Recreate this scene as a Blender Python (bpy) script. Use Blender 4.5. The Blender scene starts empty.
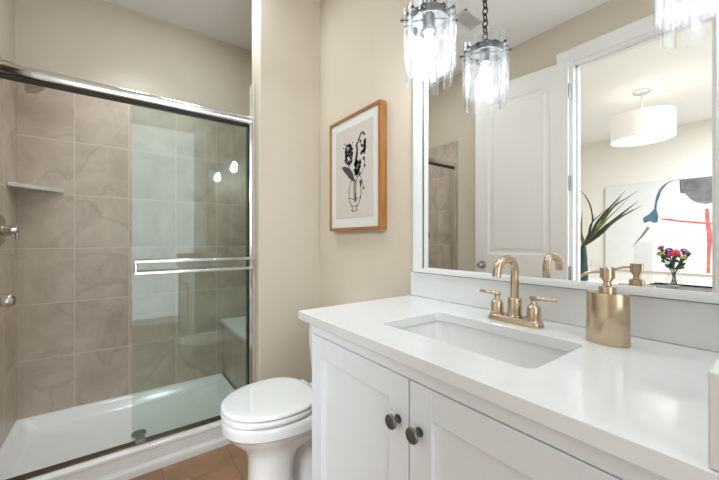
import bpy, bmesh, math, random
from mathutils import Vector, Matrix
random.seed(7)
SC = bpy.context.scene
COL = SC.collection
PI = math.pi

# ------------------------------------------------------------------ camera, world, lights, exposure
cam_d = bpy.data.cameras.new('camera')
cam_d.sensor_width = 36.0
cam_d.lens = 36.0 * 328.72 / 719.0
cam_d.clip_start = 0.02
cam = bpy.data.objects.new('camera', cam_d)
COL.objects.link(cam)
cam.location = (0, 0, 1.12)
cam.rotation_euler = (PI / 2, 0, math.radians(53.53))
SC.camera = cam

SC.view_settings.view_transform = 'Standard'
SC.view_settings.look = 'None'
SC.view_settings.gamma = 1.0
SC.view_settings.exposure = 0.0
SC.view_settings.use_curve_mapping = False
SC.cycles.transparent_max_bounces = 32

world = bpy.data.worlds.new('world')
SC.world = world
world.use_nodes = True
bg = world.node_tree.nodes['Background']
bg.inputs[0].default_value = (0.93, 0.96, 1.0, 1)
bg.inputs[1].default_value = 1.0


def area_light(name, loc, rot, sx, sy, power, color=(1, 1, 1)):
    l = bpy.data.lights.new(name, 'AREA')
    l.shape = 'RECTANGLE'
    l.size, l.size_y, l.energy, l.color = sx, sy, power, color
    o = bpy.data.objects.new(name, l)
    COL.objects.link(o)
    o.location, o.rotation_euler = loc, rot
    return o


COOL = (0.86, 0.95, 1.0)
# ceiling light of the bathroom, daylight from the open side, added fill lamp over the next room
area_light('vanity_ceiling_light', (-0.50, 0.42, 2.61), (0, 0, 0), 0.9, 0.5, 2.0, COOL)
area_light('shower_fill_light', (-1.82, 0.37, 2.62), (0, 0, 0), 0.2, 0.2, 8, COOL)  # added lamp without a fixture, brightens the shower walls
sl = area_light('shower_downlight', (-2.30, 0.10, 2.63), (0, 0, 0), 0.12, 0.12, 2.8, COOL)
sl.data.spread = math.radians(85)
area_light('daylight', (1.2, 0.22, 1.35), (0, PI / 2, 0), 2.5, 1.3, 15, (0.84, 0.94, 1))
area_light('next_room_fill', (0.6, -2.2, 2.6), (0, 0, 0), 1.4, 1.4, 205, (0.83, 0.93, 1.0))


# ------------------------------------------------------------------ materials
def mat(name):
    m = bpy.data.materials.new(name)
    m.use_nodes = True
    nt = m.node_tree
    b = nt.nodes['Principled BSDF']
    return m, nt, b


def simple(name, col, rough=0.5, metal=0.0, noise=0.0, nscale=40, bump=0.0, emit=None, estr=0, spec=0.5, coat=0):
    m, nt, b = mat(name)
    b.inputs['Base Color'].default_value = (*col, 1)
    b.inputs['Roughness'].default_value = rough
    b.inputs['Metallic'].default_value = metal
    b.inputs['Specular IOR Level'].default_value = spec
    if coat:
        b.inputs['Coat Weight'].default_value = coat
    if emit:
        b.inputs['Emission Color'].default_value = (*emit, 1)
        b.inputs['Emission Strength'].default_value = estr
    if noise or bump:
        tc = nt.nodes.new('ShaderNodeTexCoord')
        n = nt.nodes.new('ShaderNodeTexNoise')
        n.inputs['Scale'].default_value = nscale
        n.inputs['Detail'].default_value = 4
        nt.links.new(tc.outputs['Object'], n.inputs['Vector'])
        if noise:
            r = nt.nodes.new('ShaderNodeValToRGB')
            r.color_ramp.elements[0].position = 0.3
            r.color_ramp.elements[1].position = 0.7
            r.color_ramp.elements[0].color = (*[c * (1 - noise) for c in col], 1)
            r.color_ramp.elements[1].color = (*[min(1, c * (1 + noise)) for c in col], 1)
            nt.links.new(n.outputs['Fac'], r.inputs['Fac'])
            nt.links.new(r.outputs['Color'], b.inputs['Base Color'])
        if bump:
            bp = nt.nodes.new('ShaderNodeBump')
            bp.inputs['Strength'].default_value = bump
            bp.inputs['Distance'].default_value = 0.002
            nt.links.new(n.outputs['Fac'], bp.inputs['Height'])
            nt.links.new(bp.outputs['Normal'], b.inputs['Normal'])
    return m


def tile_mat(name, axis, u0, w, v0, h, col_a, col_b, vein, grout, mortar=0.003, rough=0.35, vaxis='Z', offset=0.0):
    """rectangular tiles laid out in metres, marbled with noise"""
    m, nt, b = mat(name)
    N, L = nt.nodes, nt.links
    tc = N.new('ShaderNodeTexCoord')
    sp = N.new('ShaderNodeSeparateXYZ')
    L.new(tc.outputs['Object'], sp.inputs[0])
    au = N.new('ShaderNodeMath'); au.operation = 'SUBTRACT'; au.inputs[1].default_value = u0 - 50 * w
    av = N.new('ShaderNodeMath'); av.operation = 'SUBTRACT'; av.inputs[1].default_value = v0 - 50 * h
    L.new(sp.outputs[axis], au.inputs[0]); L.new(sp.outputs[vaxis], av.inputs[0])
    cb = N.new('ShaderNodeCombineXYZ')
    L.new(au.outputs[0], cb.inputs[0]); L.new(av.outputs[0], cb.inputs[1])
    br = N.new('ShaderNodeTexBrick')
    br.offset = offset
    br.inputs['Scale'].default_value = 1.0
    br.inputs['Brick Width'].default_value = w
    br.inputs['Row Height'].default_value = h
    br.inputs['Mortar Size'].default_value = mortar
    br.inputs['Mortar Smooth'].default_value = 0.1
    br.inputs['Bias'].default_value = 0
    br.inputs['Color1'].default_value = (0.35, 0.35, 0.35, 1)
    br.inputs['Color2'].default_value = (0.65, 0.65, 0.65, 1)
    L.new(cb.outputs[0], br.inputs['Vector'])
    # each tile shifts the marbling so that it breaks at the joints
    sh = N.new('ShaderNodeVectorMath'); sh.operation = 'MULTIPLY_ADD'
    sh.inputs[1].default_value = (7, 7, 7)
    L.new(br.outputs['Color'], sh.inputs[0]); L.new(tc.outputs['Object'], sh.inputs[2])
    n1 = N.new('ShaderNodeTexNoise'); n1.inputs['Scale'].default_value = 4.5; n1.inputs['Detail'].default_value = 8
    n1.inputs['Roughness'].default_value = 0.62; n1.inputs['Distortion'].default_value = 0.8
    L.new(sh.outputs[0], n1.inputs['Vector'])
    r1 = N.new('ShaderNodeValToRGB')
    r1.color_ramp.elements[0].position = 0.32; r1.color_ramp.elements[0].color = (*col_a, 1)
    r1.color_ramp.elements[1].position = 0.68; r1.color_ramp.elements[1].color = (*col_b, 1)
    L.new(n1.outputs['Fac'], r1.inputs['Fac'])
    n2 = N.new('ShaderNodeTexNoise'); n2.inputs['Scale'].default_value = 2.2; n2.inputs['Detail'].default_value = 9
    n2.inputs['Distortion'].default_value = 0.5
    L.new(sh.outputs[0], n2.inputs['Vector'])
    r2 = N.new('ShaderNodeValToRGB')
    e = r2.color_ramp.elements
    e[0].position = 0.47; e[0].color = (0, 0, 0, 1)
    e[1].position = 0.53; e[1].color = (0, 0, 0, 1)
    k = e.new(0.5); k.color = (0.35, 0.35, 0.35, 1)
    L.new(n2.outputs['Fac'], r2.inputs['Fac'])
    mx = N.new('ShaderNodeMixRGB'); mx.inputs['Color2'].default_value = (*vein, 1)
    L.new(r2.outputs['Color'], mx.inputs['Fac']); L.new(r1.outputs['Color'], mx.inputs['Color1'])
    mg = N.new('ShaderNodeMixRGB'); mg.inputs['Color2'].default_value = (*grout, 1)
    L.new(br.outputs['Fac'], mg.inputs['Fac']); L.new(mx.outputs['Color'], mg.inputs['Color1'])
    L.new(mg.outputs['Color'], b.inputs['Base Color'])
    bp = N.new('ShaderNodeBump'); bp.invert = True
    bp.inputs['Strength'].default_value = 0.5; bp.inputs['Distance'].default_value = 0.002
    L.new(br.outputs['Fac'], bp.inputs['Height']); L.new(bp.outputs['Normal'], b.inputs['Normal'])
    b.inputs['Roughness'].default_value = rough
    return m


def clear_glass(name, tint, refl0=0.045, refl=1.0, haze=0.0, haze_col=(1, 1, 1), bump=0.0, bscale=30, rough=0.0):
    """thin clear glass: tinted transparency plus a Schlick reflection"""
    m = bpy.data.materials.new(name)
    m.use_nodes = True
    nt = m.node_tree
    N, L = nt.nodes, nt.links
    N.remove(N['Principled BSDF'])
    out = N['Material Output']
    tr = N.new('ShaderNodeBsdfTransparent'); tr.inputs[0].default_value = (*tint, 1)
    gl = N.new('ShaderNodeBsdfGlossy'); gl.inputs['Roughness'].default_value = rough
    lw = N.new('ShaderNodeLayerWeight')
    pw = N.new('ShaderNodeMath'); pw.operation = 'POWER'; pw.inputs[1].default_value = 5
    ma = N.new('ShaderNodeMath'); ma.operation = 'MULTIPLY_ADD'
    ma.inputs[1].default_value = (1 - refl0) * refl; ma.inputs[2].default_value = refl0 * refl
    L.new(lw.outputs['Facing'], pw.inputs[0]); L.new(pw.outputs[0], ma.inputs[0])
    mx = N.new('ShaderNodeMixShader')
    L.new(ma.outputs[0], mx.inputs[0])
    L.new(gl.outputs[0], mx.inputs[2])
    if haze:
        df = N.new('ShaderNodeBsdfDiffuse'); df.inputs[0].default_value = (*haze_col, 1)
        tl = N.new('ShaderNodeBsdfTranslucent'); tl.inputs[0].default_value = (*haze_col, 1)
        ad = N.new('ShaderNodeMixShader'); ad.inputs[0].default_value = 0.6
        L.new(df.outputs[0], ad.inputs[1]); L.new(tl.outputs[0], ad.inputs[2])
        hz = N.new('ShaderNodeMixShader')
        tc = N.new('ShaderNodeTexCoord')
        no = N.new('ShaderNodeTexNoise'); no.inputs['Scale'].default_value = bscale; no.inputs['Detail'].default_value = 5
        L.new(tc.outputs['Object'], no.inputs['Vector'])
        mr = N.new('ShaderNodeMapRange')
        mr.inputs['From Min'].default_value = 0.35; mr.inputs['From Max'].default_value = 0.65
        mr.inputs['To Min'].default_value = haze * 0.2; mr.inputs['To Max'].default_value = haze * 1.9
        L.new(no.outputs['Fac'], mr.inputs['Value'])
        # thick edges of the cast glass look whiter
        ed = N.new('ShaderNodeMath'); ed.operation = 'MULTIPLY_ADD'; ed.inputs[1].default_value = haze * 4
        p2 = N.new('ShaderNodeMath'); p2.operation = 'POWER'; p2.inputs[1].default_value = 2.5
        L.new(lw.outputs['Facing'], p2.inputs[0])
        L.new(p2.outputs[0], ed.inputs[0]); L.new(mr.outputs[0], ed.inputs[2])
        ed.use_clamp = True
        L.new(ed.outputs[0], hz.inputs[0])
        L.new(tr.outputs[0], hz.inputs[1]); L.new(ad.outputs[0], hz.inputs[2])
        L.new(hz.outputs[0], mx.inputs[1])
        if bump:
            bp = N.new('ShaderNodeBump'); bp.inputs['Strength'].default_value = bump
            bp.inputs['Distance'].default_value = 0.004
            L.new(no.outputs['Fac'], bp.inputs['Height']); L.new(bp.outputs['Normal'], gl.inputs['Normal'])
    else:
        L.new(tr.outputs[0], mx.inputs[1])
    L.new(mx.outputs[0], out.inputs['Surface'])
    return m


def wood_mat(name, a, b_, rough=0.4, axis=2, sc=18):
    m, nt, b = mat(name)
    N, L = nt.nodes, nt.links
    tc = N.new('ShaderNodeTexCoord')
    mp = N.new('ShaderNodeMapping')
    s = [sc * 3, sc * 3, sc * 3]; s[axis] = sc * 0.25
    mp.inputs['Scale'].default_value = s
    L.new(tc.outputs['Object'], mp.inputs[0])
    n = N.new('ShaderNodeTexNoise'); n.inputs['Scale'].default_value = 1; n.inputs['Detail'].default_value = 6
    n.inputs['Distortion'].default_value = 0.6
    L.new(mp.outputs[0], n.inputs['Vector'])
    r = N.new('ShaderNodeValToRGB')
    r.color_ramp.elements[0].position = 0.35; r.color_ramp.elements[0].color = (*a, 1)
    r.color_ramp.elements[1].position = 0.65; r.color_ramp.elements[1].color = (*b_, 1)
    L.new(n.outputs['Fac'], r.inputs['Fac']); L.new(r.outputs['Color'], b.inputs['Base Color'])
    b.inputs['Roughness'].default_value = rough
    return m


def brushed(name, col, rough=0.28, axis=2):
    m, nt, b = mat(name)
    N, L = nt.nodes, nt.links
    b.inputs['Base Color'].default_value = (*col, 1)
    b.inputs['Metallic'].default_value = 1
    tc = N.new('ShaderNodeTexCoord'); mp = N.new('ShaderNodeMapping')
    s = [6, 6, 6]; s[axis] = 220
    mp.inputs['Scale'].default_value = s
    L.new(tc.outputs['Object'], mp.inputs[0])
    n = N.new('ShaderNodeTexNoise'); n.inputs['Scale'].default_value = 1
    L.new(mp.outputs[0], n.inputs['Vector'])
    r = N.new('ShaderNodeMapRange')
    r.inputs['To Min'].default_value = rough - 0.008; r.inputs['To Max'].default_value = rough + 0.008
    L.new(n.outputs['Fac'], r.inputs['Value']); L.new(r.outputs[0], b.inputs['Roughness'])
    return m


M = {}
M['wall'] = simple('beige_paint', (0.64, 0.56, 0.45), 0.7, noise=0.015, nscale=6, bump=0.05)
M['wall_far'] = simple('pale_paint', (0.84, 0.80, 0.74), 0.7, noise=0.01, nscale=6)
M['ceiling'] = simple('ceiling_paint', (0.88, 0.88, 0.87), 0.8, noise=0.01, nscale=90, bump=0.1)
TA, TB, TV, TG = (0.44, 0.35, 0.27), (0.59, 0.49, 0.395), (0.32, 0.245, 0.185), (0.62, 0.535, 0.44)
M['tile_back'] = tile_mat('marbled_tile_back', 'Y', -0.205, 0.272, 0.102, 0.323, TA, TB, TV, TG)
M['tile_side'] = tile_mat('marbled_tile_side', 'X', -2.655, 0.272, 0.102, 0.323, TA, TB, TV, TG)
M['floor'] = tile_mat('brown_floor_tile', 'X', -1.70, 0.60, 0.477, 0.30, (0.30, 0.165, 0.085), (0.40, 0.235, 0.13),
                      (0.24, 0.125, 0.06), (0.22, 0.14, 0.085), 0.003, 0.4, 'Y', 0.5)
M['quartz'] = simple('white_quartz', (0.79, 0.795, 0.80), 0.09, noise=0.012, nscale=30)
M['cabinet'] = simple('white_cabinet_paint', (0.78, 0.805, 0.84), 0.38, noise=0.008, nscale=20)
M['door'] = simple('white_door_paint', (0.77, 0.735, 0.70), 0.4, noise=0.008, nscale=20)
M['trim'] = simple('white_trim_paint', (0.80, 0.785, 0.77), 0.4, noise=0.008, nscale=20)
M['mirror_frame'] = simple('white_frame_paint', (0.82, 0.82, 0.82), 0.3, noise=0.008, nscale=20)
M['porcelain'] = simple('porcelain', (0.80, 0.795, 0.785), 0.07, noise=0.004, nscale=4, coat=0.3)
M['acrylic'] = simple('white_acrylic', (0.86, 0.855, 0.84), 0.15, noise=0.006, nscale=4)
M['bronze'] = brushed('champagne_bronze', (0.60, 0.485, 0.345), 0.23)
M['bronze_dark'] = simple('bronze_gap', (0.12, 0.08, 0.045), 0.4, 0.8, noise=0.05)
M['nickel'] = brushed('satin_nickel', (0.50, 0.45, 0.40), 0.26)
M['chrome'] = brushed('polished_aluminium', (0.78, 0.77, 0.74), 0.13, 1)
M['gasket'] = simple('black_gasket', (0.015, 0.015, 0.013), 0.5, noise=0.1)
M['track'] = brushed('shade_tinted_track_metal', (0.20, 0.155, 0.12), 0.3, 1)  # dark brown puts shade and the reflected floor into the metal colour
M['pale_tile'] = simple('pale_bullnose_tile', (0.60, 0.55, 0.47), 0.35, noise=0.04, nscale=8)
M['pewter'] = brushed('dark_pewter', (0.20, 0.20, 0.195), 0.3)
M['iron'] = simple('dark_bronze', (0.03, 0.024, 0.021), 0.5, 0.2, noise=0.1)
M['oak'] = wood_mat('orange_oak', (0.30, 0.115, 0.028), (0.43, 0.185, 0.05))
M['oak_h'] = wood_mat('orange_oak_rail', (0.30, 0.115, 0.028), (0.43, 0.185, 0.05), axis=0)
M['mat_board'] = simple('mat_board', (0.70, 0.69, 0.645), 0.7, noise=0.01)
M['print'] = simple('print_paper', (0.60, 0.53, 0.475), 0.7, noise=0.015)
M['ink'] = simple('black_ink', (0.055, 0.052, 0.055), 0.7, noise=0.6, nscale=220)
M['mirror'] = simple('mirror_silver', (0.93, 0.94, 0.93), 0.0, 1.0)
M['shower_glass'] = clear_glass('shower_glass', (0.93, 0.963, 0.948), 0.038)
M['clear_glass'] = clear_glass('clear_glass', (0.975, 0.98, 0.98), 0.035)
M['cast_glass'] = clear_glass('cast_glass', (0.97, 0.98, 0.99), 0.035, haze=0.012, haze_col=(0.95, 0.96, 0.98), bump=0.8, bscale=38, rough=0.16)
M['bulb'] = simple('lit_bulb', (1, 1, 1), 0.3, emit=(0.92, 0.965, 1.0), estr=118, noise=0.001)
M['shade'] = simple('lit_fabric_shade', (0.66, 0.62, 0.56), 0.8, emit=(1, 0.96, 0.90), estr=0.38, noise=0.02, nscale=120)
M['diffuser'] = simple('lit_diffuser', (0.9, 0.88, 0.84), 0.5, emit=(1, 0.95, 0.86), estr=0.8, noise=0.001)
M['canvas'] = simple('white_canvas', (0.74, 0.735, 0.72), 0.8, noise=0.02, nscale=15)
M['paint_grey'] = simple('grey_paint', (0.19, 0.18, 0.19), 0.8, noise=0.35, nscale=9)
M['paint_blue'] = simple('blue_paint', (0.085, 0.15, 0.22), 0.8, noise=0.35, nscale=14)
M['paint_red'] = simple('red_paint', (0.56, 0.12, 0.11), 0.8, noise=0.3, nscale=14)
M['leaf'] = simple('dark_leaf', (0.035, 0.06, 0.028), 0.4, noise=0.5, nscale=10)
M['leaf_pale'] = simple('yellow_leaf', (0.17, 0.19, 0.06), 0.45, noise=0.35, nscale=10)
M['teal_glass'] = simple('teal_glaze', (0.03, 0.065, 0.065), 0.12, noise=0.3, nscale=8)
M['white_table'] = simple('white_lacquer', (0.78, 0.78, 0.78), 0.2, noise=0.005)
M['black'] = simple('black_lacquer', (0.012, 0.012, 0.012), 0.3, noise=0.1)
M['petal_magenta'] = simple('magenta_petal', (0.42, 0.012, 0.12), 0.6, noise=0.3, nscale=90)
M['petal_purple'] = simple('purple_petal', (0.11, 0.015, 0.14), 0.6, noise=0.3, nscale=90)
M['petal_red'] = simple('crimson_petal', (0.55, 0.015, 0.05), 0.6, noise=0.3, nscale=90)
M['petal_lime'] = simple('lime_petal', (0.40, 0.48, 0.10), 0.6, noise=0.3, nscale=90)
M['stem'] = simple('green_stem', (0.03, 0.07, 0.02), 0.5, noise=0.3)
M['grille'] = simple('vent_white', (0.68, 0.68, 0.66), 0.5, noise=0.01)
M['dark'] = simple('vent_dark', (0.30, 0.30, 0.30), 0.8, noise=0.05)
M['shelf'] = simple('stone_shelf', (0.55, 0.54, 0.50), 0.3, noise=0.06, nscale=14)
M['drain'] = brushed('drain_metal', (0.35, 0.35, 0.34), 0.3)
M['slab'] = simple('white_stone_slab', (0.72, 0.71, 0.67), 0.2, noise=0.03, nscale=10)
M['carpet'] = simple('pale_floor', (0.45, 0.38, 0.30), 0.7, noise=0.06, nscale=20)

# ------------------------------------------------------------------ helpers
ORIGIN = {}


def origin(o):
    while o is not None:
        if o.name in ORIGIN:
            return ORIGIN[o.name]
        o = o.parent
    return Vector((0, 0, 0))


def tag(o, label=None, cat=None, group=None, kind=None):
    if label: o['label'] = label
    if cat: o['category'] = cat
    if group: o['group'] = group
    if kind: o['kind'] = kind
    return o


def thing(name, label, cat, loc=(0, 0, 0), group=None, kind=None):
    o = bpy.data.objects.new(name, None)
    o.empty_display_size = 0.05
    COL.objects.link(o)
    o.location = loc
    ORIGIN[o.name] = Vector(loc)
    return tag(o, label, cat, group, kind)


def obj(name, bm, m, parent=None, smooth=False, bevel=0.0, label=None, auto=40):
    org = origin(parent) if parent is not None else Vector((0, 0, 0))
    if parent is not None:
        bmesh.ops.translate(bm, verts=bm.verts, vec=-org)
    bmesh.ops.recalc_face_normals(bm, faces=bm.faces)
    me = bpy.data.meshes.new(name)
    bm.to_mesh(me)
    bm.free()
    me.materials.append(m)
    o = bpy.data.objects.new(name, me)
    COL.objects.link(o)
    if parent is not None:
        o.parent = parent
    if smooth:
        for p in me.polygons:
            p.use_smooth = True
        me.set_sharp_from_angle(angle=math.radians(auto))
    if bevel:
        md = o.modifiers.new('bevel', 'BEVEL')
        md.width = bevel; md.segments = 2; md.limit_method = 'ANGLE'; md.angle_limit = math.radians(40)
        for p in me.polygons:
            p.use_smooth = True
        me.set_sharp_from_angle(angle=math.radians(30))
        md.harden_normals = False
    if label:
        o['label'] = label
    return o


def structure(name, bm, m, parent=None, **k):
    o = obj(name, bm, m, parent, **k)
    if parent is None:
        o['kind'] = 'structure'
    return o


def box(bm, x0, x1, y0, y1, z0, z1):
    vs = [bm.verts.new(p) for p in ((x0, y0, z0), (x1, y0, z0), (x1, y1, z0), (x0, y1, z0),
                                    (x0, y0, z1), (x1, y0, z1), (x1, y1, z1), (x0, y1, z1))]
    for f in ((0, 3, 2, 1), (4, 5, 6, 7), (0, 1, 5, 4), (1, 2, 6, 5), (2, 3, 7, 6), (3, 0, 4, 7)):
        bm.faces.new([vs[i] for i in f])
    return vs


def B(*a):
    bm = bmesh.new()
    for b in (a if isinstance(a[0], (tuple, list)) else (a,)):
        box(bm, *b)
    return bm


def loft(bm, rings, cap0=True, cap1=True, closed=True):
    R = [[bm.verts.new(p) for p in r] for r in rings]
    n = len(R[0])
    for a, b in zip(R, R[1:]):
        for i in range(n if closed else n - 1):
            j = (i + 1) % n
            bm.faces.new((a[i], a[j], b[j], b[i]))
    if cap0: bm.faces.new(list(reversed(R[0])))
    if cap1: bm.faces.new(R[-1])
    return R


def lathe(bm, prof, c=(0, 0, 0), seg=28, mtx=None, cap0=True, cap1=True):
    rings = []
    for r, z in prof:
        ring = []
        for i in range(seg):
            t = 2 * PI * i / seg
            p = Vector((r * math.cos(t), r * math.sin(t), z))
            if mtx is not None: p = mtx @ p
            ring.append(p + Vector(c))
        rings.append(ring)
    return loft(bm, rings, cap0, cap1)


AX_X = Matrix.Rotation(PI / 2, 3, 'Y')        # lathe axis z -> +x
AX_Y = Matrix.Rotation(-PI / 2, 3, 'X')       # lathe axis z -> +y
AX_NY = Matrix.Rotation(PI / 2, 3, 'X')       # lathe axis z -> -y


def smooth_path(pts, sub=6):
    P = [Vector(p) for p in pts]
    if len(P) < 3: return P
    P = [P[0] * 2 - P[1]] + P + [P[-1] * 2 - P[-2]]
    out = []
    for i in range(1, len(P) - 2):
        for k in range(sub):
            t = k / sub
            a, b, c, d = P[i - 1], P[i], P[i + 1], P[i + 2]
            out.append(0.5 * ((2 * b) + (c - a) * t + (2 * a - 5 * b + 4 * c - d) * t * t + (3 * b - a - 3 * c + d) * t ** 3))
    out.append(P[-2])
    return out


def tube(bm, path, r, seg=12, flat=None):
    P = [Vector(p) for p in path]
    n = len(P)
    rad = r if isinstance(r, (list, tuple)) else [r] * n
    t0 = (P[1] - P[0]).normalized()
    u = t0.orthogonal().normalized()
    rings = []
    for i in range(n):
        t = (P[min(i + 1, n - 1)] - P[max(i - 1, 0)]).normalized()
        u = (u - t * u.dot(t)).normalized()
        w = t.cross(u)
        rings.append([P[i] + (u * math.cos(2 * PI * k / seg) + w * math.sin(2 * PI * k / seg)) * rad[i] for k in range(seg)])
    loft(bm, rings)


def rrect(x0, x1, y0, y1, r, z, k=6):
    out = []
    for cx, cy, a in ((x1 - r, y1 - r, 0), (x0 + r, y1 - r, 1), (x0 + r, y0 + r, 2), (x1 - r, y0 + r, 3)):
        for i in range(k + 1):
            t = PI / 2 * (a + i / k)
            out.append(Vector((cx + r * math.cos(t), cy + r * math.sin(t), z)))
    return out


def poly_plate(bm, pts, thick_vec):
    """flat polygon given by 3-D points, pulled out along thick_vec"""
    a = [bm.verts.new(p) for p in pts]
    b = [bm.verts.new(Vector(p) + Vector(thick_vec)) for p in pts]
    n = len(pts)
    bm.faces.new(a); bm.faces.new(list(reversed(b)))
    for i in range(n):
        j = (i + 1) % n
        bm.faces.new((a[i], b[i], b[j], a[j]))
    bmesh.ops.triangulate(bm, faces=[f for f in bm.faces if len(f.verts) > 4])


def ribbon(bm, path, widths, side, thick):
    """strip following path; side = direction of its width, thick = its thickness vector"""
    side = Vector(side); th = Vector(thick)
    rings = []
    for p, w in zip(path, widths):
        p = Vector(p)
        s = side * (w / 2)
        rings.append([p - s, p + s, p + s + th, p - s + th])
    loft(bm, rings)


def copy_tree(o, parent=None):
    c = o.copy()
    COL.objects.link(c)
    if parent is not None: c.parent = parent
    for ch in list(o.children):
        copy_tree(ch, c)
    return c


# ------------------------------------------------------------------ the room
CE = 2.647            # ceiling height
WY = 1.045            # mirror wall
FY = -0.463           # wall with the door, also the shower's left wall
BX = -2.655           # shower back wall
WX = -1.8375          # face of the wall beside the shower
RX = 1.25             # open side of the room

structure('floor', B(BX - 0.1, RX, FY - 0.115, WY + 0.1, -0.1, 0.0), M['floor'])
structure('ceiling', B(BX - 0.1, RX, FY - 0.115, WY + 0.1, CE, CE + 0.1), M['ceiling'])
structure('wall_back', B(BX - 0.1, RX, WY, WY + 0.1, 0, CE), M['wall'])
structure('wall_left', B(BX - 0.1, BX, FY - 0.115, WY, 0, CE), M['wall'])
DX0, DX1, DZ = -0.962, -0.27, 2.350   # door opening
bm = B((BX, DX0, FY - 0.115, FY, 0, CE), (DX1, RX, FY - 0.115, FY, 0, CE), (DX0, DX1, FY - 0.115, FY, DZ, CE))
structure('wall_front', bm, M['wall'])
# wall beside the shower opening, its outer corner rounded
bm = bmesh.new()
pts = []
r = 0.018
for i in range(7):
    t = PI / 2 * i / 6
    pts.append((WX - r + r * math.sin(t), 0.648 + r - r * math.cos(t)))
pts += [(WX, WY), (-1.955, WY), (-1.955, 0.648)]
loft(bm, [[(x, y, 0) for x, y in pts], [(x, y, CE) for x, y in pts]])
structure('wall_wing', bm, M['wall'], smooth=True, auto=30)
# short wall at the counter's right end
structure('wall_right', B(-0.036, 0.07, 0.85, WY, 0, CE), M['wall'])

# tiled faces of the shower
TT = 2.034
structure('wall_tile_back', B(BX, BX + 0.009, FY, WY, 0, TT), M['tile_back'])
structure('wall_tile_left', B(BX + 0.009, -1.893, FY, FY + 0.009, 0, TT), M['tile_side'], bevel=0.003)
structure('wall_tile_right', B((BX + 0.009, -1.956, WY - 0.009, WY, 0, TT)), M['tile_side'])
structure('wall_tile_jamb', B((-1.96, -1.895, 0.637, 0.647, 0, TT), (-1.966, -1.956, 0.637, WY - 0.009, 0, TT)), M['pale_tile'], bevel=0.003)

# baseboards low on the wall behind the toilet
structure('baseboard_back', B(WX, -0.955, WY - 0.014, WY, 0, 0.10), M['trim'], bevel=0.004)
structure('baseboard_wing', B(WX, WX + 0.014, 0.67, WY - 0.014, 0, 0.10), M['trim'], bevel=0.004)
structure('baseboard_front', B(-1.87, -1.05, FY, FY + 0.014, 0, 0.10), M['trim'], bevel=0.004)


# door casing round the opening, one on each side of the wall, and the jamb lining
def casing(y, sgn):
    bm = bmesh.new()
    w, jr = 0.092, 0.006
    x0, x1, z1 = DX0 + jr, DX1 - jr, DZ - jr
    prof = [(0, 0.0), (0, 0.010), (0.012, 0.013), (0.05, 0.015), (0.075, 0.022), (0.086, 0.022), (w, 0.012), (w, 0.0)]
    rings = []
    for (cx, cz, dx, dz) in ((x0, 0, -1, 0), (x0, z1, -1, 1), (x1, z1, 1, 1), (x1, 0, 1, 0)):
        rings.append([(cx + dx * a, y + sgn * b, cz + dz * a) for a, b in prof])
    loft(bm, rings)
    return bm


structure('trim_1', casing(FY, 1), M['trim'])
structure('trim_2', casing(FY - 0.115, -1), M['trim'])
bm = B((DX0 - 0.001, DX0 + 0.018, FY - 0.116, FY + 0.001, 0, DZ), (DX1 - 0.018, DX1 + 0.001, FY - 0.116, FY + 0.001, 0, DZ),
       (DX0 + 0.018, DX1 - 0.018, FY - 0.116, FY + 0.001, DZ - 0.018, DZ + 0.001),
       (DX0 + 0.018, DX0 + 0.03, FY - 0.09, FY - 0.05, 0, DZ - 0.018), (DX0 + 0.018, DX1 - 0.018, FY - 0.09, FY - 0.05, DZ - 0.03, DZ - 0.018))
structure('trim_3', bm, M['trim'])

# the bathroom door, swung open nearly flat against the wall
HX, HY = DX0 + 0.005, FY + 0.042
ang = math.radians(180 - 6.9)
DM = Matrix.Translation((HX, HY, 0)) @ Matrix.Rotation(ang, 4, 'Z')   # local +x runs from hinge to free end
DW, DH, DT = 0.664, 2.338, 0.035
door = thing('door_1', 'white two-panel door swung open against the wall, seen in the mirror', 'door', (HX, HY, 0), kind='structure')


def door_leaf():
    bm = bmesh.new()
    st = 0.105
    panels = [(st, DW - st, 0.22, 0.86), (st, DW - st, 1.01, DH - 0.135)]
    # core, stiles and rails, sunken panels with a raised field
    box(bm, 0, DW, -DT / 2 + 0.010, DT / 2 - 0.007, 0.012, DH)
    for s in (-1, 1):
        y0, y1 = sorted((s * (DT / 2 - 0.007), s * DT / 2))
        box(bm, 0, st, y0, y1, 0.012, DH); box(bm, DW - st, DW, y0, y1, 0.012, DH)
        box(bm, st, DW - st, y0, y1, 0.012, 0.22); box(bm, st, DW - st, y0, y1, 0.86, 1.01)
        box(bm, st, DW - st, y0, y1, DH - 0.135, DH)
        for (a, b, c, d) in panels:
            def rg(i, y): return [(a + i, y, c + i), (b - i, y, c + i), (b - i, y, d - i), (a + i, y, d - i)]
            ya, yb = s * (DT / 2 - 0.007), s * (DT / 2 - 0.002)
            loft(bm, [rg(0.0, s * (DT / 2 - 0.001)), rg(0.012, ya + s * 0.001), rg(0.03, ya + s * 0.001), rg(0.048, yb)], cap0=False)
    return bm


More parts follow.
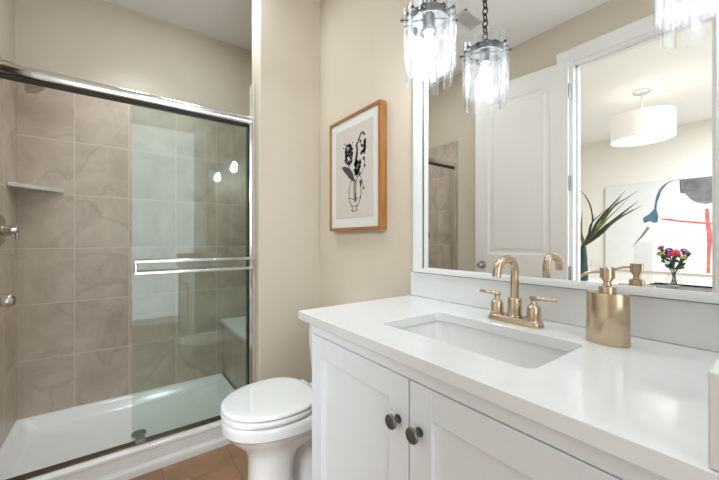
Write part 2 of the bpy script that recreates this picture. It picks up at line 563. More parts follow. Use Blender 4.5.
bm = door_leaf(); bm.transform(DM)
obj('leaf', bm, M['door'], door)
for z in (0.30, 0.89, 1.51, 2.14):
    bm = bmesh.new()
    lathe(bm, [(0.007, -0.05), (0.007, 0.05)], (HX - 0.002, HY + 0.0, z), 12)
    box(bm, HX + 0.0, HX + 0.004, HY - 0.03, HY, z - 0.05, z + 0.05)
    obj('hinge', bm, M['pewter'], door, label='dark metal hinge')
bm = bmesh.new()
for s in (1, -1):
    mt = Matrix.Rotation(-s * PI / 2, 3, 'X')
    lathe(bm, [(0.032, 0.0), (0.032, 0.006), (0.013, 0.010), (0.010, 0.026), (0.017, 0.030), (0.0225, 0.038), (0.0235, 0.046), (0.021, 0.055), (0.013, 0.062), (0.003, 0.064)],
          (DW - 0.06, s * DT / 2, 0.92), 24, mt)
bm.transform(DM)
obj('knob', bm, M['nickel'], door, smooth=True, label='satin nickel round knob')

# ------------------------------------------------------------------ next room, seen through the doorway in the mirror
NY = -3.985
structure('floor_next_room', B(-3.3, 2.2, NY - 0.1, FY - 0.115, -0.1, 0.0), M['carpet'])
structure('ceiling_next_room', B(-3.3, 2.2, NY - 0.1, FY - 0.115, CE, CE + 0.1), M['ceiling'])
structure('wall_far', B(-3.3, 2.2, NY - 0.1, NY, 0, CE), M['wall_far'])
structure('wall_far_left', B(-3.4, -3.3, NY - 0.1, FY - 0.115, 0, CE), M['wall_far'])
structure('baseboard_far', B(-3.3, 2.2, NY, NY + 0.015, 0, 0.12), M['trim'], bevel=0.004)

# ------------------------------------------------------------------ shower
pan = thing('shower_pan', 'long white acrylic shower pan with a low curb on the floor', 'shower pan', (-2.27, 0.1, 0))
PY0, PY1 = FY + 0.009, 0.645
PX0, PX1 = BX + 0.009, -1.885
bm = bmesh.new()
RZ = 0.102
rings = []
rings.append(rrect(PX0, PX1 - 0.09, PY0, PY1, 0.004, 0.0))
rings.append(rrect(PX0, PX1 - 0.09, PY0, PY1, 0.004, RZ))
rings.append(rrect(PX0 + 0.014, PX1 - 0.092, PY0 + 0.014, PY1 - 0.014, 0.02, RZ + 0.001))
rings.append(rrect(PX0 + 0.03, PX1 - 0.096, PY0 + 0.03, PY1 - 0.03, 0.03, RZ - 0.012))
rings.append(rrect(PX0 + 0.055, PX1 - 0.108, PY0 + 0.06, PY1 - 0.06, 0.05, 0.048))
rings.append(rrect(PX0 + 0.075, PX1 - 0.125, PY0 + 0.085, PY1 - 0.085, 0.05, 0.040))
rings.append(rrect(PX0 + 0.3, PX1 - 0.3, PY0 + 0.45, PY1 - 0.45, 0.02, 0.030))
loft(bm, rings)
obj('basin', bm, M['acrylic'], pan, smooth=True, auto=50)
# curb: rounded top lip, flat face, bead along the floor
prof = [(-1.978, 0.0), (-1.978, 0.120), (-1.972, 0.128), (-1.90, 0.128), (-1.889, 0.126), (-1.882, 0.119), (-1.882, 0.108), (-1.890, 0.100),
        (-1.891, 0.046), (-1.884, 0.040), (-1.876, 0.034), (-1.874, 0.024), (-1.876, 0.0)]
bm = bmesh.new()
loft(bm, [[(x, PY0, z) for x, z in prof], [(x, PY1, z) for x, z in prof]])
obj('curb', bm, M['acrylic'], pan, smooth=True, auto=35)
bm = bmesh.new()
lathe(bm, [(0.036, 0), (0.036, 0.004), (0.025, 0.006), (0.01, 0.004)], (-2.215, 0.10, 0.036), 24)
obj('drain', bm, M['drain'], pan, smooth=True, label='round metal drain cover')

# tiled bench at the right end with a pale stone seat
bench = thing('shower_bench', 'tiled shower bench with a pale stone seat behind the glass', 'bench', (-2.3, 0.83, 0))
obj('base', B(BX + 0.009, -1.967, 0.655, WY - 0.009, 0.0, 0.488), M['tile_side'], bench)
obj('seat', B(BX + 0.009, -1.967, 0.637, WY - 0.009, 0.488, 0.515), M['slab'], bench, bevel=0.004, label='pale stone seat slab')

# metal frame
GX = -1.9335
fr = thing('shower_door_frame', 'polished metal frame with a rounded header over the sliding glass', 'shower frame', (GX, 0.1, 0.128))
bm = bmesh.new()
prof = []
for i in range(14):       # rounded header profile
    t = 2 * PI * i / 14
    prof.append((GX + 0.030 * math.copysign(abs(math.cos(t)) ** 0.6, math.cos(t)), 1.8135 + 0.027 * math.copysign(abs(math.sin(t)) ** 0.75, math.sin(t))))
loft(bm, [[(x, PY0, z) for x, z in prof], [(x, 0.637, z) for x, z in prof]])
obj('header', bm, M['chrome'], fr, smooth=True, auto=60)
obj('header_gasket', B(GX - 0.026, GX + 0.026, PY0, 0.637, 1.783, 1.789), M['gasket'], fr, label='black strip under the header')
obj('track', B((GX - 0.022, GX + 0.022, PY0, 0.637, 0.1285, 0.134)), M['track'], fr, bevel=0.001)
for y0, y1, gy in ((0.617, 0.637, 0.612), (PY0, PY0 + 0.02, PY0 + 0.021)):
    j = obj('jamb', B(GX - 0.028, GX + 0.03, y0, y1, 0.134, 1.79), M['chrome'], fr, bevel=0.003)
    if y0 > 0: obj('seal', B(GX - 0.02, GX + 0.018, gy + 0.0015, gy + 0.004, 0.136, 1.785), M['gasket'], j, label='black rubber seal')
obj('door_guide', B(GX - 0.02, GX + 0.02, 0.075, 0.115, 0.1342, 0.150), M['drain'], fr, bevel=0.002)

# two sliding panels, both pushed to the right
G = 'sliding shower glass panels'
p1 = thing('sliding_glass_door', 'front sliding shower glass panel carrying the double towel bar', 'glass panel', (GX + 0.012, 0.34, 0.16), G, 'thing')
obj('pane', B(GX + 0.009, GX + 0.015, 0.058, 0.611, 0.138, 1.80), M['shower_glass'], p1)
tb = bmesh.new()
TBX = GX + 0.055
for z in (1.016, 0.961):
    box(tb, TBX - 0.006, TBX + 0.006, 0.066, 0.640, z - 0.008, z + 0.008)
bar = obj('towel_bar', tb, M['chrome'], p1, bevel=0.003, label='double flat metal towel bar')
for y in (0.064, 0.612):
    obj('bracket', B((TBX - 0.005, TBX + 0.005, y + 0.004, y + 0.014, 0.955, 1.023), (GX + 0.0155, TBX - 0.008, y + 0.004, y + 0.018, 0.978, 1.0)), M['chrome'], bar, bevel=0.003)
p2 = thing('sliding_glass_door', 'rear sliding shower glass panel tucked behind the front one', 'glass panel', (GX - 0.012, 0.34, 0.16), G, 'thing')
obj('pane', B(GX - 0.015, GX - 0.009, 0.066, 0.611, 0.138, 1.80), M['shower_glass'], p2)
obj('edge_strip', B(GX - 0.016, GX - 0.008, 0.062, 0.066, 0.138, 1.80), M['clear_glass'], p2)

# corner shelf
bm = bmesh.new()
sx, sy, sz = BX + 0.009, FY + 0.009, 1.402
poly_plate(bm, [(sx, sy, sz), (sx + 0.205, sy, sz), (sx + 0.205, sy + 0.006, sz), (sx + 0.006, sy + 0.200, sz), (sx, sy + 0.200, sz)], (0, 0, 0.020))
tag(obj('corner_shelf', bm, M['shelf'], bevel=0.002), 'triangular stone corner shelf on the tiled shower wall', 'shelf')

# shower valve, ball knob and shower head on the left wall
VX, VZ = -2.30, 1.165
v = thing('shower_valve', 'round satin nickel shower valve with a lever handle on tiled wall', 'shower valve', (VX, sy, VZ))
bm = bmesh.new(); lathe(bm, [(0.075, 0), (0.075, 0.006), (0.066, 0.012), (0.03, 0.016)], (VX, sy, VZ), 32, AX_Y)
obj('escutcheon', bm, M['nickel'], v, smooth=True)
bm = bmesh.new(); lathe(bm, [(0.026, 0.014), (0.024, 0.038), (0.018, 0.042), (0.014, 0.060), (0.011, 0.064)], (VX, sy, VZ), 24, AX_Y)
obj('hub', bm, M['nickel'], v, smooth=True)
bm = bmesh.new(); tube(bm, [(VX, sy + 0.060, VZ + 0.022), (VX, sy + 0.061, VZ - 0.042)], [0.0065, 0.006], 12)
obj('lever', bm, M['nickel'], v, smooth=True)
AXX, AZ = -2.33, 1.99
s = thing('shower_sprayer', 'satin nickel shower head on a bent arm near the header', 'shower head', (AXX, sy, AZ))
bm = bmesh.new(); lathe(bm, [(0.032, 0), (0.030, 0.006), (0.014, 0.012)], (AXX, FY, AZ), 24, AX_Y)
obj('flange', bm, M['nickel'], s, smooth=True)
bm = bmesh.new(); tube(bm, smooth_path([(AXX, FY + 0.005, AZ), (AXX, FY + 0.04, AZ), (AXX, FY + 0.075, AZ - 0.02), (AXX, FY + 0.10, AZ - 0.055)]), 0.010, 12)
obj('arm', bm, M['nickel'], s, smooth=True)
d = Vector((0, 0.55, -0.83)).normalized()
mt = Vector((0, 0, 1)).rotation_difference(d).to_matrix()
bm = bmesh.new(); lathe(bm, [(0.012, -0.005), (0.016, 0.012), (0.026, 0.03), (0.040, 0.05), (0.042, 0.062), (0.036, 0.066), (0.01, 0.066)], (AXX, FY + 0.097, AZ - 0.05), 28, mt)
obj('head', bm, M['nickel'], s, smooth=True)

# ------------------------------------------------------------------ toilet
TX = -1.38
t = thing('toilet', 'white porcelain toilet with a closed lid between shower and vanity', 'toilet', (TX, 0.6, 0))


def egg(z, yf, yb, w, n=40, sq=2.5, shift=0.42):
    """plan outline of a bowl: round nose towards -Y, squarer at the back"""
    out = []
    yc = yf + (yb - yf) * (1 - shift)
    for i in range(n):
        a = 2 * PI * i / n
        c, s_ = math.cos(a), math.sin(a)
        if s_ < 0:
            e = 2.15
            y = yc + (yc - yf) * math.copysign(abs(s_) ** (2 / e), s_)
        else:
            e = sq
            y = yc + (yb - yc) * math.copysign(abs(s_) ** (2 / e), s_)
        x = TX + w / 2 * math.copysign(abs(c) ** (2 / e), c)
        out.append(Vector((x, y, z)))
    return out


YF = 0.338
bm = bmesh.new()
loft(bm, [egg(0.0, 0.435, 0.64, 0.226, sq=3), egg(0.015, 0.430, 0.64, 0.232, sq=3), egg(0.03, 0.440, 0.63, 0.218, sq=3), egg(0.12, 0.447, 0.62, 0.204, sq=3),
          egg(0.20, 0.445, 0.63, 0.202, sq=3), egg(0.235, 0.435, 0.66, 0.212, sq=3), egg(0.265, 0.412, 0.75, 0.245, sq=3), egg(0.295, 0.382, 0.79, 0.292, sq=3),
          egg(0.325, 0.356, 0.80, 0.334, sq=3), egg(0.343, YF + 0.008, 0.80, 0.354, sq=3), egg(0.346, YF + 0.002, 0.80, 0.364, sq=3), egg(0.372, YF, 0.80, 0.368, sq=3),
          egg(0.388, YF + 0.001, 0.80, 0.366, sq=3), egg(0.393, YF + 0.007, 0.80, 0.354, sq=3), egg(0.3935, YF + 0.022, 0.79, 0.33, sq=3), egg(0.397, YF + 0.023, 0.72, 0.328, sq=3)])
obj('bowl', bm, M['porcelain'], t, smooth=True, auto=50)
# sculpted trapway behind the pedestal
bm = bmesh.new()
loft(bm, [egg(0.0, 0.60, 0.96, 0.20, sq=4), egg(0.02, 0.60, 0.96, 0.20, sq=4), egg(0.05, 0.61, 0.95, 0.165, sq=4), egg(0.16, 0.62, 0.94, 0.13, sq=4), egg(0.30, 0.62, 0.94, 0.15, sq=4)])
for sgn in (1, -1):
    tube(bm, smooth_path([(TX + sgn * 0.05, 0.66, 0.235), (TX + sgn * 0.062, 0.72, 0.275), (TX + sgn * 0.068, 0.79, 0.25), (TX + sgn * 0.07, 0.83, 0.17), (TX + sgn * 0.07, 0.88, 0.09), (TX + sgn * 0.065, 0.92, 0.03)]), 0.042, 14)
obj('trapway', bm, M['porcelain'], t, smooth=True)
obj('deck', B(TX - 0.13, TX + 0.13, 0.73, 1.02, 0.29, 0.392), M['porcelain'], t, bevel=0.012)
SB = 0.722
bm = bmesh.new()
loft(bm, [egg(0.3985, YF + 0.008, SB, 0.352), egg(0.402, YF, SB + 0.002, 0.364), egg(0.418, YF - 0.001, SB + 0.002, 0.366), egg(0.422, YF + 0.005, SB, 0.356),
          egg(0.4225, YF + 0.02, SB - 0.015, 0.328), egg(0.428, YF + 0.021, SB - 0.015, 0.326)])
obj('seat', bm, M['porcelain'], t, smooth=True, auto=60)
bm = bmesh.new()
loft(bm, [egg(0.4285, YF + 0.007, SB, 0.354), egg(0.431, YF, SB + 0.003, 0.366), egg(0.438, YF, SB + 0.003, 0.366), egg(0.4425, YF + 0.007, SB, 0.355),
          egg(0.4445, YF + 0.022, SB - 0.015, 0.33), egg(0.4455, YF + 0.06, SB - 0.04, 0.26)])
obj('lid', bm, M['porcelain'], t, smooth=True, auto=60)
for sgn in (1, -1):
    bm = bmesh.new(); lathe(bm, [(0.017, -0.03), (0.017, 0.03)], (TX + sgn * 0.075, 0.742, 0.410), 16, AX_X)
    obj('hinge', bm, M['porcelain'], t, smooth=True)
bm = bmesh.new()
loft(bm, [rrect(TX - 0.165, TX + 0.165, 0.85, 1.03, 0.04, 0.393), rrect(TX - 0.215, TX + 0.215, 0.835, 1.034, 0.04, 0.43),
          rrect(TX - 0.224, TX + 0.224, 0.825, 1.036, 0.04, 0.60), rrect(TX - 0.218, TX + 0.218, 0.828, 1.036, 0.04, 0.70)])
obj('tank', bm, M['porcelain'], t, smooth=True, auto=50)
bm = bmesh.new()
loft(bm, [rrect(TX - 0.222, TX + 0.222, 0.822, 1.04, 0.04, 0.701), rrect(TX - 0.228, TX + 0.228, 0.816, 1.04, 0.042, 0.708),
          rrect(TX - 0.228, TX + 0.228, 0.816, 1.04, 0.042, 0.728), rrect(TX - 0.22, TX + 0.22, 0.824, 1.035, 0.04, 0.736)])
obj('tank_lid', bm, M['porcelain'], t, smooth=True, auto=50)
bm = bmesh.new(); lathe(bm, [(0.014, 0), (0.012, 0.012)], (TX + 0.13, 0.829, 0.655), 16, AX_NY)
tube(bm, [(TX + 0.13, 0.812, 0.655), (TX + 0.07, 0.806, 0.650)], [0.006, 0.007], 10)
obj('flush_lever', bm, M['chrome'], t, smooth=True, label='metal flush lever')

# ------------------------------------------------------------------ vanity
CX0, CX1 = -0.945, -0.064
CYF = 0.5245
CZ = 0.854
van = thing('vanity_cabinet', 'white shaker vanity cabinet with two doors under the counter', 'cabinet', (-0.505, 0.77, 0))
obj('carcass', B((CX0, CX0 + 0.018, CYF + 0.02, WY - 0.002, 0.0, CZ), (CX1 - 0.018, CX1, CYF + 0.02, WY - 0.002, 0.0, CZ),
                 (CX0 + 0.018, CX1 - 0.018, CYF + 0.02, WY - 0.002, 0.10, 0.118), (CX0 + 0.018, CX1 - 0.018, WY - 0.01, WY - 0.002, 0.118, CZ),
                 (CX0 + 0.018, CX1 - 0.018, CYF + 0.09, CYF + 0.105, 0.0, 0.10)), M['cabinet'], van)
obj('face_frame', B((CX0, CX0 + 0.03, CYF + 0.0005, CYF + 0.0205, 0.0, CZ), (CX1 - 0.03, CX1, CYF + 0.0005, CYF + 0.0205, 0.0, CZ),
                    (CX0 + 0.03, CX1 - 0.03, CYF + 0.0005, CYF + 0.0205, 0.80, CZ), (CX0 + 0.03, CX1 - 0.03, CYF + 0.0005, CYF + 0.0205, 0.08, 0.14)), M['cabinet'], van, bevel=0.001)
obj('apron_molding', B(CX0, CX1, CYF - 0.0185, CYF, 0.8215, CZ), M['cabinet'], van, bevel=0.002)


def shaker(x0, x1, z0, z1, name, kx):
    y1 = CYF - 0.001; y0 = y1 - 0.018; w = 0.062
    bm = B((x0, x0 + w, y0, y1, z0, z1), (x1 - w, x1, y0, y1, z0, z1), (x0 + w, x1 - w, y0, y1, z0, z0 + w), (x0 + w, x1 - w, y0, y1, z1 - w, z1))
    d_ = obj('door', bm, M['cabinet'], van, bevel=0.0012, label=name)
    obj('panel', B(x0 + w, x1 - w, y1 - 0.008, y1 - 0.002, z0 + w, z1 - w), M['cabinet'], d_)
    bm = bmesh.new()
    lathe(bm, [(0.010, 0), (0.010, 0.002), (0.0055, 0.004), (0.0055, 0.017), (0.0125, 0.0195), (0.0160, 0.021), (0.0163, 0.0245), (0.0150, 0.0265), (0.004, 0.027)], (kx, y0, 0.722), 24, AX_NY)
    obj('knob', bm, M['pewter'], d_, smooth=True, auto=50, label='round dark pewter knob')


shaker(CX0 + 0.003, -0.5075, 0.115, 0.8195, 'left shaker door', -0.538)
shaker(-0.5035, CX1 - 0.003, 0.115, 0.8195, 'right shaker door', -0.474)

# counter with the sink cut out of it
QX0, QX1, QY0 = -1.017, -0.040, 0.4926
SX0, SX1, SY0, SY1 = -0.722, -0.297, 0.612, 0.862
ct = thing('countertop', 'white quartz countertop with backsplash on the vanity cabinet', 'countertop', (-0.53, 0.77, CZ))
bm = bmesh.new()
outer = rrect(QX0, QX1, QY0, WY - 0.002, 0.004, 0.881, 2)
inner = rrect(SX0, SX1, SY0, SY1, 0.022, 0.881, 6)
vo = [bm.verts.new(p) for p in outer]; vi = [bm.verts.new(p) for p in inner]
ed = [bm.edges.new((a[i], a[(i + 1) % len(a)])) for a in (vo, vi) for i in range(len(a))]
bmesh.ops.triangle_fill(bm, use_beauty=True, use_dissolve=False, edges=ed)
top = list(bm.faces)
ext = bmesh.ops.extrude_face_region(bm, geom=top)
bmesh.ops.translate(bm, verts=[g for g in ext['geom'] if isinstance(g, bmesh.types.BMVert)], vec=(0, 0, -0.0268))
obj('slab', bm, M['quartz'], ct, bevel=0.0025)
obj('backsplash', B(QX0 + 0.001, QX1, 1.026, WY - 0.002, 0.8815, 0.983), M['quartz'], ct, bevel=0.002)
obj('side_splash', B(-0.060, QX1, 0.497, 1.0255, 0.8815, 0.983), M['quartz'], ct, bevel=0.002)

sink = thing('sink_basin', 'white undermount rectangular sink basin set below the quartz counter', 'sink', (-0.51, 0.737, CZ))
bm = bmesh.new()
e = 0.006
loft(bm, [rrect(SX0 - 0.02, SX1 + 0.02, SY0 - 0.02, SY1 + 0.02, 0.03, 0.8525), rrect(SX0 - e, SX1 + e, SY0 - e, SY1 + e, 0.03, 0.8535),
          rrect(SX0 - e, SX1 + e, SY0 - e, SY1 + e, 0.03, 0.85), rrect(SX0 + 0.005, SX1 - 0.005, SY0 + 0.004, SY1 - 0.004, 0.035, 0.78),
          rrect(SX0 + 0.02, SX1 - 0.02, SY0 + 0.02, SY1 - 0.02, 0.04, 0.745), rrect(SX0 + 0.06, SX1 - 0.06, SY0 + 0.05, SY1 - 0.05, 0.04, 0.732),
          rrect(SX0 + 0.19, SX1 - 0.19, SY0 + 0.105, SY1 - 0.105, 0.015, 0.728)], cap0=False)
o = obj('basin', bm, M['porcelain'], sink, smooth=True, auto=60)
md = o.modifiers.new('shell', 'SOLIDIFY'); md.thickness = 0.007; md.offset = -1
bm = bmesh.new(); lathe(bm, [(0.022, 0), (0.022, 0.003), (0.016, 0.004), (0.005, 0.002)], (-0.51, 0.737, 0.7285), 24)
obj('drain', bm, M['bronze'], sink, smooth=True, label='bronze drain ring')

# ------------------------------------------------------------------ faucet
FXc, FYc, FZ = -0.500, 0.930, 0.8815
f = thing('faucet', 'champagne bronze two-handle faucet on the counter behind the sink', 'faucet', (FXc, FYc, FZ))


def stadium(hw, hd, z, n=10):
    out = []
    for sx_ in (1, -1):
        for i in range(n + 1):
            a = -PI / 2 + PI * i / n
            out.append(Vector((FXc + sx_ * (hw - hd + hd * math.cos(a)), FYc + sx_ * hd * math.sin(a), z)))
    return out


bm = bmesh.new()
loft(bm, [stadium(0.080, 0.026, FZ), stadium(0.081, 0.027, FZ + 0.003), stadium(0.079, 0.025, FZ + 0.008), stadium(0.075, 0.0225, FZ + 0.016), stadium(0.072, 0.021, FZ + 0.017)])
obj('base_plate', bm, M['bronze'], f, smooth=True, auto=50)
bm = bmesh.new()
lathe(bm, [(0.0205, 0.017), (0.0205, 0.020), (0.0192, 0.021), (0.0192, 0.066), (0.0175, 0.071), (0.013, 0.073)], (FXc, FYc, FZ), 28)
sp = smooth_path([(FXc, FYc, FZ + 0.07), (FXc, FYc, FZ + 0.12), (FXc, FYc, FZ + 0.152), (FXc, FYc - 0.008, FZ + 0.172), (FXc, FYc - 0.026, FZ + 0.183),
                  (FXc, FYc - 0.05, FZ + 0.183), (FXc, FYc - 0.074, FZ + 0.176), (FXc, FYc - 0.089, FZ + 0.158), (FXc, FYc - 0.094, FZ + 0.137)], 5)
tube(bm, sp, 0.0118, 20)
obj('spout', bm, M['bronze'], f, smooth=True, auto=50)
for sgn in (-1, 1):
    hx = FXc + sgn * 0.0545
    bm = bmesh.new()
    lathe(bm, [(0.0205, 0.0165), (0.0205, 0.020), (0.0185, 0.021), (0.0175, 0.050), (0.0145, 0.055), (0.008, 0.060), (0.007, 0.072)], (hx, FYc, FZ), 26)
    hd = obj('handle', bm, M['bronze'], f, smooth=True, auto=50)
    bm = bmesh.new()
    tube(bm, [(hx - sgn * 0.010, FYc, FZ + 0.0765), (hx - sgn * 0.009, FYc, FZ + 0.0765), (hx + sgn * 0.057, FYc, FZ + 0.0775), (hx + sgn * 0.058, FYc, FZ + 0.0775)], [0.0045, 0.0056, 0.0050, 0.004], 14)
    obj('lever', bm, M['bronze'], hd, smooth=True, auto=50)

# ------------------------------------------------------------------ soap dispenser
SXc, SYc, SZ = -0.272, 0.917, 0.8815
sd = thing('soap_dispenser', 'champagne bronze oval soap dispenser on the counter right of faucet', 'soap dispenser', (SXc, SYc, SZ))


def lens(hw, hd, z, n=22):
    out = []
    for i in range(n):
        a = 2 * PI * i / n
        c, s_ = math.cos(a), math.sin(a)
        out.append(Vector((SXc + hw * math.copysign(abs(c) ** 0.92, c), SYc + hd * math.copysign(abs(s_) ** 1.25, s_), z)))
    return out


bm = bmesh.new()
loft(bm, [lens(0.0425, 0.029, SZ), lens(0.0435, 0.030, SZ + 0.002), lens(0.0425, 0.0295, SZ + 0.06), lens(0.0415, 0.029, SZ + 0.1145), lens(0.0405, 0.028, SZ + 0.1165)])
obj('body', bm, M['bronze'], sd, smooth=True, auto=40)
bm = bmesh.new()
lathe(bm, [(0.0170, 0.1165), (0.0170, 0.128), (0.0155, 0.131), (0.0085, 0.133), (0.0075, 0.142), (0.0105, 0.144), (0.0105, 0.149)], (SXc, SYc, SZ), 26)
obj('collar', bm, M['bronze'], sd, smooth=True, auto=40)
bm = bmesh.new()
lathe(bm, [(0.0135, 0.149), (0.0145, 0.150), (0.0145, 0.174), (0.0135, 0.175)], (SXc, SYc, SZ), 26)
ph = obj('pump_head', bm, M['bronze'], sd, smooth=True, auto=40)
bm = bmesh.new()
tube(bm, smooth_path([(SXc - 0.012, SYc, SZ + 0.164), (SXc - 0.03, SYc, SZ + 0.162), (SXc - 0.045, SYc, SZ + 0.157), (SXc - 0.054, SYc, SZ + 0.149)], 4), 0.0035, 12)
obj('nozzle', bm, M['bronze'], ph, smooth=True)

# ------------------------------------------------------------------ mirror
mr = thing('wall_mirror', 'large rectangular wall mirror in a white frame above the backsplash', 'mirror', (-0.52, 1.035, 0.99))
MX0, MX1, MZ0, MZ1 = -0.925, -0.110, 1.006, 2.2
obj('glass', B(MX0 - 0.02, MX1 + 0.02, 1.030, 1.036, MZ0 - 0.012, MZ1 + 0.02), M['mirror'], mr)
bm = bmesh.new()
prof = [(0.0, 1.0295), (0.0, 1.022), (0.010, 1.0215), (0.012, 1.018), (0.030, 1.016), (0.050, 1.0145), (0.064, 1.0145), (0.066, 1.018), (0.066, 1.043), (0.022, 1.043), (0.022, 1.0295)]
rings = []
LB = 0.0205 / 0.066
for (cx, cz, dx, dz) in ((MX0, MZ0, -1, -LB), (MX1, MZ0, 1, -LB), (MX1, MZ1, 1, 1), (MX0, MZ1, -1, 1), (MX0, MZ0, -1, -LB)):
    rings.append([(cx + dx * a, y, cz + dz * a) for a, y in prof])
loft(bm, rings, cap0=False, cap1=False)
bmesh.ops.remove_doubles(bm, verts=bm.verts, dist=1e-5)
obj('frame', bm, M['mirror_frame'], mr, smooth=True, auto=25)
obj('gap_line', B((MX0 - 0.0135, MX0 - 0.0095, 1.017, 1.0225, MZ0 - 0.003, MZ1 + 0.01)), M['pewter'], mr, label='thin dark strip added for the gap beside the reflected frame edge')  # added dark strip for the gap between the frame and its reflection

# ------------------------------------------------------------------ framed print
PXa, PXb, PZa, PZb = -1.648, -1.190, 1.172, 1.786
pf = thing('framed_print', 'oak framed black ink flower print hanging above the toilet', 'picture', ((PXa + PXb) / 2, WY, (PZa + PZb) / 2))
fw, fy0, fy1 = 0.015, 1.000, WY - 0.004
obj('frame_side', B(PXa, PXa + fw, fy0, fy1, PZa + fw, PZb - fw), M['oak'], pf, bevel=0.001)
obj('frame_side', B(PXb - fw, PXb, fy0, fy1, PZa + fw, PZb - fw), M['oak'], pf, bevel=0.001)
obj('frame_rail', B(PXa, PXb, fy0, fy1, PZa, PZa + fw), M['oak_h'], pf, bevel=0.001)
obj('frame_rail', B(PXa, PXb, fy0, fy1, PZb - fw, PZb), M['oak_h'], pf, bevel=0.001)
obj('mat_board', B(PXa + fw, PXb - fw, 1.008, 1.012, PZa + fw, PZb - fw), M['mat_board'], pf)
pr = obj('print', B(PXa + 0.062, PXb - 0.058, 1.0065, 1.0078, PZa + 0.066, PZb - 0.062), M['print'], pf)
IY = 1.0062
ink = bmesh.new()


def blob(cx, cz, r, n=11, jit=0.35, yo=0.0):
    pts = [(cx + r * (1 - jit * random.random()) * math.cos(2 * PI * i / n), IY - yo, cz + r * (1 - jit * random.random()) * math.sin(2 * PI * i / n)) for i in range(n)]
    poly_plate(ink, pts, (0, 0.0003, 0))


def line(pts, w, sub=5):
    P = smooth_path([(x, IY, z) for x, z in pts], sub)
    n = len(P)
    rings = []
    for i, p in enumerate(P):
        t_ = (P[min(i + 1, n - 1)] - P[max(i - 1, 0)]).normalized()
        s_ = Vector((-t_.z, 0, t_.x)) * (w / 2)
        rings.append([p - s_, p + s_, p + s_ + Vector((0, 0.0003, 0)), p - s_ + Vector((0, 0.0003, 0))])
    loft(ink, rings)


line([(-1.407, 1.433), (-1.437, 1.432), (-1.454, 1.384), (-1.455, 1.340), (-1.432, 1.300), (-1.424, 1.286), (-1.432, 1.276), (-1.407, 1.272), (-1.385, 1.278), (-1.390, 1.290), (-1.376, 1.302), (-1.352, 1.340), (-1.348, 1.384), (-1.362, 1.424)], 0.005)
line([(-1.452, 1.345), (-1.42, 1.336), (-1.38, 1.336), (-1.353, 1.345)], 0.004)
line([(-1.43, 1.302), (-1.407, 1.297), (-1.380, 1.302)], 0.004)
for x0_, x1_ in ((-1.412, -1.408), (-1.404, -1.398), (-1.394, -1.390), (-1.388, -1.396)):
    line([(x0_, 1.44), ((x0_ + x1_) / 2 - 0.002, 1.38), (x1_, 1.32)], 0.005)
# curved flower spike
for i in range(26):
    q = i / 25
    px = -1.392 + (0.012 * q if q < 0.6 else 0.0072 + (q - 0.6) * 0.165)
    pz = 1.50 + 0.175 * min(1, q * 1.12) - (0.02 * (q - 0.85) / 0.15 if q > 0.85 else 0)
    blob(px + random.uniform(-0.006, 0.006), pz, 0.012 - 0.005 * q, 8)
# big cluster on the left
for i in range(70):
    a, r_ = random.random() * 2 * PI, 0.052 * math.sqrt(random.random())
    blob(-1.462 + r_ * math.cos(a) * 0.85, 1.578 + r_ * math.sin(a) * 1.1, 0.0095, 7)
for i in range(9):
    blob(-1.47 + random.uniform(-0.04, 0.05), 1.63 + random.uniform(-0.015, 0.012), 0.006, 6)
for i in range(22):
    blob(-1.335 + random.uniform(-0.022, 0.022), 1.595 + random.uniform(-0.035, 0.035), 0.0105, 8)
for i in range(34):
    blob(-1.382 + random.uniform(-0.028, 0.03), 1.497 + random.uniform(-0.035, 0.032), 0.011, 8)
poly_plate(ink, [(x, IY, z) for x, z in ((-1.53, 1.522), (-1.50, 1.523), (-1.455, 1.508), (-1.42, 1.475), (-1.405, 1.433), (-1.43, 1.437), (-1.455, 1.452), (-1.475, 1.470), (-1.505, 1.495))], (0, 0.0003, 0))
line([(-1.392, 1.448), (-1.370, 1.458), (-1.352, 1.445), (-1.335, 1.41), (-1.326, 1.385)], 0.004)
blob(-1.326, 1.383, 0.010); blob(-1.350, 1.418, 0.013); blob(-1.352, 1.402, 0.009)
line([(-1.385, 1.44), (-1.345, 1.465), (-1.318, 1.50), (-1.318, 1.53)], 0.004)
blob(-1.318, 1.497, 0.010); blob(-1.325, 1.535, 0.012)
obj('ink_drawing', ink, M['ink'], pr, label='black ink flowers in an outlined vase')

# ------------------------------------------------------------------ crystal pendants above the vanity
pend_loc = [(-0.766, 0.863), (-0.158, 0.863)]
pend_lab = ['crystal strip pendant light hanging nearest the framed print, its reflection beside it',
            'crystal strip pendant light cut by the top right corner of the view']
PG = 'crystal pendants over the vanity'
pe = thing('pendant_light', pend_lab[0], 'pendant light', (0, 0, 0), PG)
ZR = 1.874
bm = bmesh.new()
R0 = 0.070
loft(bm, [[(R * math.cos(2 * PI * i / 40), R * math.sin(2 * PI * i / 40), z) for i in range(40)] for R, z in
          ((R0, ZR - 0.013), (R0, ZR + 0.013), (R0 - 0.003, ZR + 0.013), (R0 - 0.003, ZR - 0.013), (R0, ZR - 0.013))], False, False)
for i in range(4):
    a = PI / 4 + PI / 2 * i
    tube(bm, [(0, 0, ZR + 0.006), ((R0 - 0.002) * math.cos(a), (R0 - 0.002) * math.sin(a), ZR)], 0.003, 8)
obj('ring', bm, M['iron'], pe, smooth=True)
bm = bmesh.new()
lathe(bm, [(0.006, 0.055), (0.012, 0.045), (0.012, 0.02), (0.02, 0.015), (0.021, -0.035), (0.018, -0.04)], (0, 0, ZR), 20)
obj('socket', bm, M['iron'], pe, smooth=True)
bm = bmesh.new()
lathe(bm, [(0.010, 0.0), (0.012, -0.012), (0.022, -0.035), (0.027, -0.056), (0.024, -0.075), (0.013, -0.088), (0.002, -0.091)], (0, 0, ZR - 0.042), 20)
obj('bulb', bm, M['bulb'], pe, smooth=True, label='lit white bulb')
